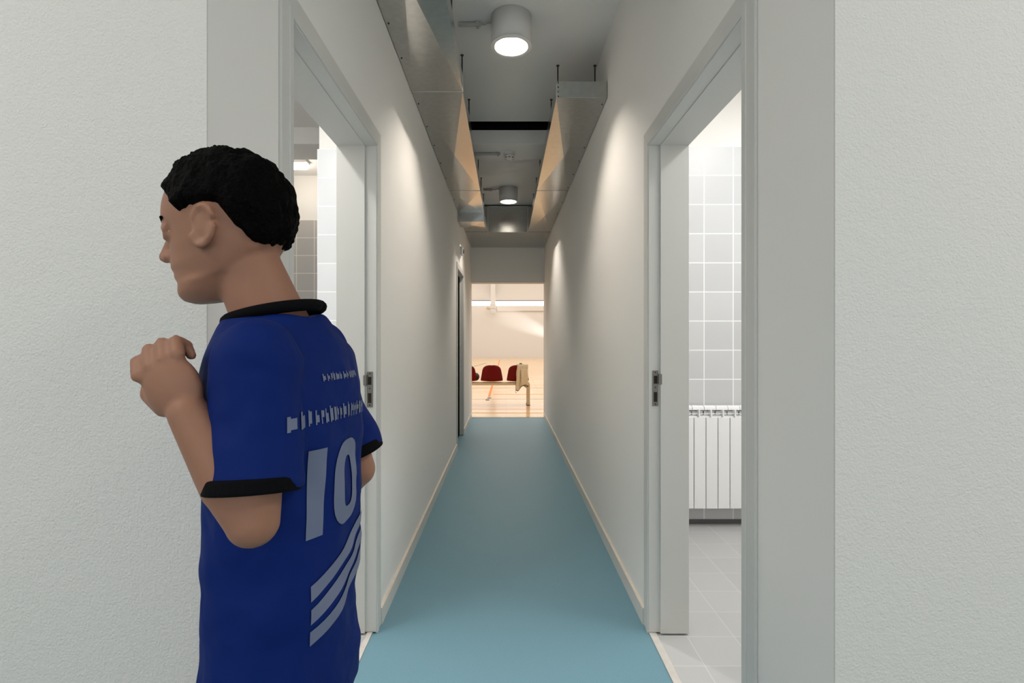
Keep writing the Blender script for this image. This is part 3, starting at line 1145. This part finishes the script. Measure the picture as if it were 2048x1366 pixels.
head_loft(bm)
for sd in (-1, 1):                       # eyelids
    for zz, rr in ((0.0075, 0.0050), (-0.0085, 0.0042)):
        tube(bm, [hp_(-0.0735, sd * 0.017, zz * 0.4), hp_(-0.0775, sd * 0.025, zz), hp_(-0.0765, sd * 0.034, zz), hp_(-0.0690, sd * 0.044, zz * 0.4)], [rr * 0.7, rr, rr, rr * 0.8], 10)
capsule(bm, hp_(-0.080, 0, 0.008), hp_(-0.098, 0, -0.027), 0.0075, 0.0095, 14)   # nose
ball(bm, hp_(-0.099, 0, -0.030), (0.0105, 0.0105, 0.0090), 16, 12)
for sd in (-1, 1):
    ball(bm, hp_(-0.089, sd * 0.0115, -0.033), (0.010, 0.0075, 0.0075), 14, 10)
    ear = [hp_(0.004 + 0.019 * math.cos(t) + 0.004 * math.sin(t), sd * (0.0725 + 0.007 * (1 + math.cos(t)) / 2), -0.008 + 0.029 * math.sin(t)) for t in [math.pi * (0.85 - 1.75 * k / 12) for k in range(13)]]
    tube(bm, ear, [0.0035] + [0.0044] * 11 + [0.0055], 10)                        # ear rim
    ball(bm, hp_(0.006, sd * 0.0715, -0.006), (0.017, 0.0045, 0.026), 18, 12)
    ball(bm, hp_(-0.003, sd * 0.072, -0.033), (0.008, 0.005, 0.008), 12, 8)       # lobe
# neck and trunk
capsule(bm, (-0.340, PY, 1.27), hp_(0.022, 0, -0.045), 0.053, 0.047, 24)
loft(bm, [(0.76, -0.33, PY, 0.086, 0.128), (0.85, -0.33, PY, 0.088, 0.126), (0.95, -0.328, PY, 0.080, 0.114), (1.05, -0.327, PY, 0.084, 0.118), (1.15, -0.327, PY, 0.088, 0.126), (1.22, -0.328, PY, 0.080, 0.126), (1.265, -0.332, PY, 0.068, 0.106), (1.295, -0.338, PY, 0.056, 0.070)])
# arms
for sh, el, wr, o_, fl in ((n_sh, n_el, n_wr, Vector((0, -1, 0.15)), 1), (f_sh, f_el, f_wr, Vector((0, 1, 0.15)), -1)):
    ball(bm, sh, 0.046, 20, 14)
    capsule(bm, sh, el, 0.040, 0.031, 20)
    mid = el.lerp(wr, 0.35)
    capsule(bm, el, mid, 0.030, 0.034, 20)
    capsule(bm, mid, wr, 0.034, 0.0235, 20)
    hand(bm, wr, wr - el, o_, fl)
# legs, mid stride
LEGS = [(Vector((-0.33, 0.715, 0.80)), Vector((-0.345, 0.700, 0.435)), Vector((-0.185, 0.700, 0.115)), 1), (Vector((-0.33, 0.845, 0.80)), Vector((-0.45, 0.855, 0.445)), Vector((-0.475, 0.855, 0.075)), 0)]
for hip, kn, an, back in LEGS:
    capsule(bm, hip, kn, 0.070, 0.050, 22)
    m1 = kn.lerp(an, 0.3) + Vector((0.012, 0, 0))
    capsule(bm, kn, m1, 0.050, 0.050, 20)
    capsule(bm, m1, an, 0.050, 0.032, 20)
    if back:
        capsule(bm, an, an + Vector((-0.09, 0, -0.065)), 0.034, 0.030, 16)
        capsule(bm, an + Vector((-0.09, 0, -0.065)), an + Vector((-0.145, 0, -0.083)), 0.030, 0.024, 16)
    else:
        capsule(bm, an, an + Vector((-0.10, 0, -0.035)), 0.034, 0.032, 16)
        capsule(bm, an + Vector((-0.10, 0, -0.035)), an + Vector((-0.16, 0, -0.042)), 0.032, 0.024, 16)
body = add('body', bm, M_skin, person, 0.0036, 5)

for s in (-1, 1):                              # eyes
    bm = bm_new()
    ball(bm, hp_(-0.0660, s * 0.031, 0.000) - Vector((PX, PY, 0)), 0.0098, 20, 14)
    e = obj('eye', bm, M_eye, person, smooth=True)
    bm = bm_new()
    ball(bm, hp_(-0.0745, s * 0.031, -0.0005) - Vector((PX, PY, 0)), (0.0030, 0.0052, 0.0052), 14, 10)
    obj('iris', bm, M_iris, e, smooth=True)
    bm = bm_new()
    capsule(bm, hp_(-0.0865, s * 0.014, 0.018) - Vector((PX, PY, 0)), hp_(-0.0735, s * 0.042, 0.021) - Vector((PX, PY, 0)), 0.0036, 0.0024, 10)
    obj('eyebrow', bm, M_hair, person, smooth=True)

# hair: thick short crop, hairline high over the ears, lower at the nape
bm = bm_new()
vs = ball(bm, (0, 0, 0), 1, 180, 110)
for v in vs:
    n = v.co.normalized()
    x, y, z = n.x * 0.102, n.y * 0.083, n.z * 0.094 + 0.022
    line_z = 0.012 + (-0.050 if x > 0.045 else (0.030 if x < -0.065 else 0.0))
    if x > 0.02:
        line_z = 0.012 - min(1, (x - 0.02) / 0.035) * 0.070
    if x < -0.05:
        line_z = 0.012 + min(1, (-0.05 - x) / 0.03) * 0.035
    line_z += 0.006 * noise.noise(Vector((x * 90, y * 90, 3.0)))
    w = max(0.0, min(1.0, (z - line_z) / 0.020))
    k = 0.80 + 0.20 * w
    tuft = (0.006 * noise.noise(Vector((x * 45, y * 45, z * 30))) + 0.004 * abs(noise.noise(Vector((x * 170, y * 170, z * 60))))) * w
    top = 1 + tuft / 0.09
    v.co = hp_(x * k * top + 0.010, y * k * top, (z - 0.022) * k * top + 0.026)
    if n.z > 0.35:
        v.co.z += 0.010 * (n.z - 0.35) * (1 + 0.6 * noise.noise(n * 6))
for v in bm.verts:
    v.co -= Vector((PX, PY, 0))
obj('hair', bm, M_hair, person, smooth=True, label='short thick black hair')

# jersey: loose, elbow-length sleeves
bm = bm_new()
loft(bm, [(0.735, -0.332, PY, 0.101, 0.142), (0.80, -0.331, PY, 0.100, 0.138), (0.88, -0.328, PY, 0.096, 0.132), (0.96, -0.326, PY, 0.096, 0.132), (1.05, -0.326, PY, 0.098, 0.134), (1.13, -0.326, PY, 0.101, 0.142), (1.20, -0.326, PY, 0.097, 0.148), (1.245, -0.328, PY, 0.087, 0.138), (1.28, -0.334, PY, 0.074, 0.104), (1.305, -0.340, PY, 0.062, 0.070)], 44)
NS = (n_sh + Vector((0, 0.006, 0.005)), n_sh.lerp(n_el, 0.80))
FS = (f_sh + Vector((0, -0.006, 0.005)), f_sh.lerp(f_el, 0.86))
for a, b in (NS, FS):
    ball(bm, a, 0.055, 22, 16)
    m = a.lerp(b, 0.5)
    tube(bm, [a, m, b], [0.053, 0.050, 0.054], 28)
for v in bm.verts:                              # soft folds
    p = v.co
    v.co += Vector((0.004 * noise.noise(p * 9), 0.004 * noise.noise(p * 9 + Vector((5, 0, 0))), 0))
jer = add('jersey', bm, M_jersey, person, 0.0045, 5, label='blue sports jersey')
tx = bpy.data.textures.new('folds', 'CLOUDS')
tx.noise_scale = 0.075
tx.noise_depth = 1
md = jer.modifiers.new('folds', 'DISPLACE')
md.texture = tx
md.texture_coords = 'LOCAL'
md.strength = 0.016
md.mid_level = 0.5
for (a, b) in (NS, FS):                          # black cuffs
    d = (b - a).normalized()
    bm = bm_new()
    tube(bm, [b - d * 0.014 - Vector((PX, PY, 0)), b + d * 0.004 - Vector((PX, PY, 0))], [0.0535, 0.0560], 40)
    obj('cuff', bm, M_trim, person, smooth=False, bevel=0.003, label='black sleeve cuff')
# collar
bm = bm_new()
pts = []
for i in range(41):
    a = 2 * math.pi * i / 40
    pts.append((-0.345 - PX + 0.064 * math.cos(a), 0.070 * math.sin(a), 1.306 + 0.014 * math.cos(a)))
tube(bm, pts, 0.0085, 12)
obj('collar', bm, M_trim, person, smooth=True, label='black collar')

# shorts
bm = bm_new()
loft(bm, [(0.70, -0.333, PY, 0.094, 0.134), (0.78, -0.332, PY, 0.094, 0.132), (0.90, -0.330, PY, 0.088, 0.126)], 40)
for hip, kn, an, back in LEGS:
    e = hip.lerp(kn, 0.80)
    tube(bm, [hip + Vector((0, 0, 0.02)), hip.lerp(kn, 0.4), e], [0.074, 0.086, 0.094], 32)
add('shorts', bm, M_shorts, person, 0.005, 5, label='blue shorts')
for hip, kn, an, back in LEGS:
    s0 = kn.lerp(an, 0.55)
    bm = bm_new()
    tube(bm, [s0 - Vector((PX, PY, 0)), kn.lerp(an, 0.8) - Vector((PX, PY, 0)), an - Vector((PX, PY, 0))], [0.050, 0.044, 0.040], 24)
    obj('sock', bm, M_sock, person, smooth=True, label='pale sock')
    o3 = Vector((PX, PY, 0))
    bm = bm_new()
    if back:
        capsule(bm, an + Vector((0.012, 0, -0.01)) - o3, an + Vector((-0.085, 0, -0.060)) - o3, 0.044, 0.042, 20)
        capsule(bm, an + Vector((-0.085, 0, -0.060)) - o3, an + Vector((-0.165, 0, -0.084)) - o3, 0.040, 0.029, 20)
    else:
        capsule(bm, an + Vector((0.018, 0, -0.028)) - o3, an + Vector((-0.09, 0, -0.034)) - o3, 0.045, 0.042, 20)
        capsule(bm, an + Vector((-0.09, 0, -0.034)) - o3, an + Vector((-0.18, 0, -0.043)) - o3, 0.041, 0.030, 20)
    sh = obj('shoe', bm, M_shoe, person, smooth=True, label='dark indoor shoe')
    md = sh.modifiers.new('remesh', 'REMESH'); md.mode = 'VOXEL'; md.voxel_size = 0.005; md.use_smooth_shade = True

# printed marks on the jersey, laid on the cloth
dg = bpy.context.evaluated_depsgraph_get()
ev = jer.evaluated_get(dg)
mj = ev.to_mesh()
bvh = BVHTree.FromPolygons([v.co.copy() for v in mj.vertices], [p.vertices[:] for p in mj.polygons])
ev.to_mesh_clear()


def on_shirt(ang, z):
    """point on the cloth seen from outside at this bearing (0 = middle of the back, negative = left side)"""
    dr = Vector((math.cos(ang), math.sin(ang), 0))
    o = Vector((-0.008, 0, z))
    hit = bvh.ray_cast(o + dr * 0.5, -dr)
    p = hit[0] if hit[0] is not None else o + dr * 0.12
    nrm = hit[1] if hit[1] is not None else dr
    if nrm.dot(dr) < 0:
        nrm = -nrm
    return p + nrm * 0.0016


def patch(bm, outline_fn, a0, a1, z0, z1, nu=14, nv=6, shear=0.0):
    rows = []
    for j in range(nv + 1):
        v = j / nv
        rows.append([bm.verts.new(on_shirt(a0 + (a1 - a0) * i / nu, z0 + (z1 - z0) * v + shear * i / nu)) for i in range(nu + 1)])
    for a, b in zip(rows, rows[1:]):
        for i in range(nu):
            bm.faces.new((a[i], a[i + 1], b[i + 1], b[i]))


# two-figure number on the back
bm = bm_new()
A = R(-19)
patch(bm, None, A - 0.62, A - 0.40, 1.005, 1.125, 5, 16)
zc, rz = 1.065, 0.060
segs = 40
inner, outer = [], []
for i in range(segs):
    t = 2 * math.pi * i / segs
    c, s = math.cos(t), math.sin(t)
    k = (abs(c) ** 3 + abs(s) ** 3) ** (-1 / 3)
    outer.append([bm.verts.new(on_shirt(A + 0.10 + (0.36 - 0.19 * q / 4) * c * k, zc + (rz - 0.024 * q / 4) * s * k)) for q in range(5)])
for i in range(segs):
    a, b = outer[i], outer[(i + 1) % segs]
    for q in range(4):
        bm.faces.new((a[q], b[q], b[q + 1], a[q + 1]))
obj('back_number', bm, M_print, person, smooth=True, label='pale number on the jersey back')
# lettering rows above the number: too worn by movement to read, kept as broken pale bars
rng = random.Random(7)
for z, hgt, a0, a1 in ((1.218, 0.012, -0.75, 0.10), (1.168, 0.022, -1.15, 0.25)):
    a = a0
    bm = bm_new()
    while a < a1:
        w = rng.uniform(0.035, 0.075)
        t = rng.uniform(0.55, 1.0)
        patch(bm, None, a, a + w * 0.35, z - hgt / 2, z + hgt / 2 * t, 2, 3)
        patch(bm, None, a + w * 0.35, a + w, z - hgt / 2 * rng.uniform(0.2, 1.0), z + hgt / 2 * rng.uniform(0.1, 0.7), 3, 2)
        a += w + rng.uniform(0.012, 0.05)
    obj('lettering_row', bm, M_print, person, smooth=True, label='row of pale lettering')
# slanting pale stripes near the hem
for k in range(3):
    bm = bm_new()
    z = 0.935 - 0.030 * k
    patch(bm, None, R(-52), R(25), z - 0.010, z + 0.010, 16, 3, shear=0.055)
    obj('hem_stripe', bm, M_print, person, smooth=True, label='pale slanting stripe')
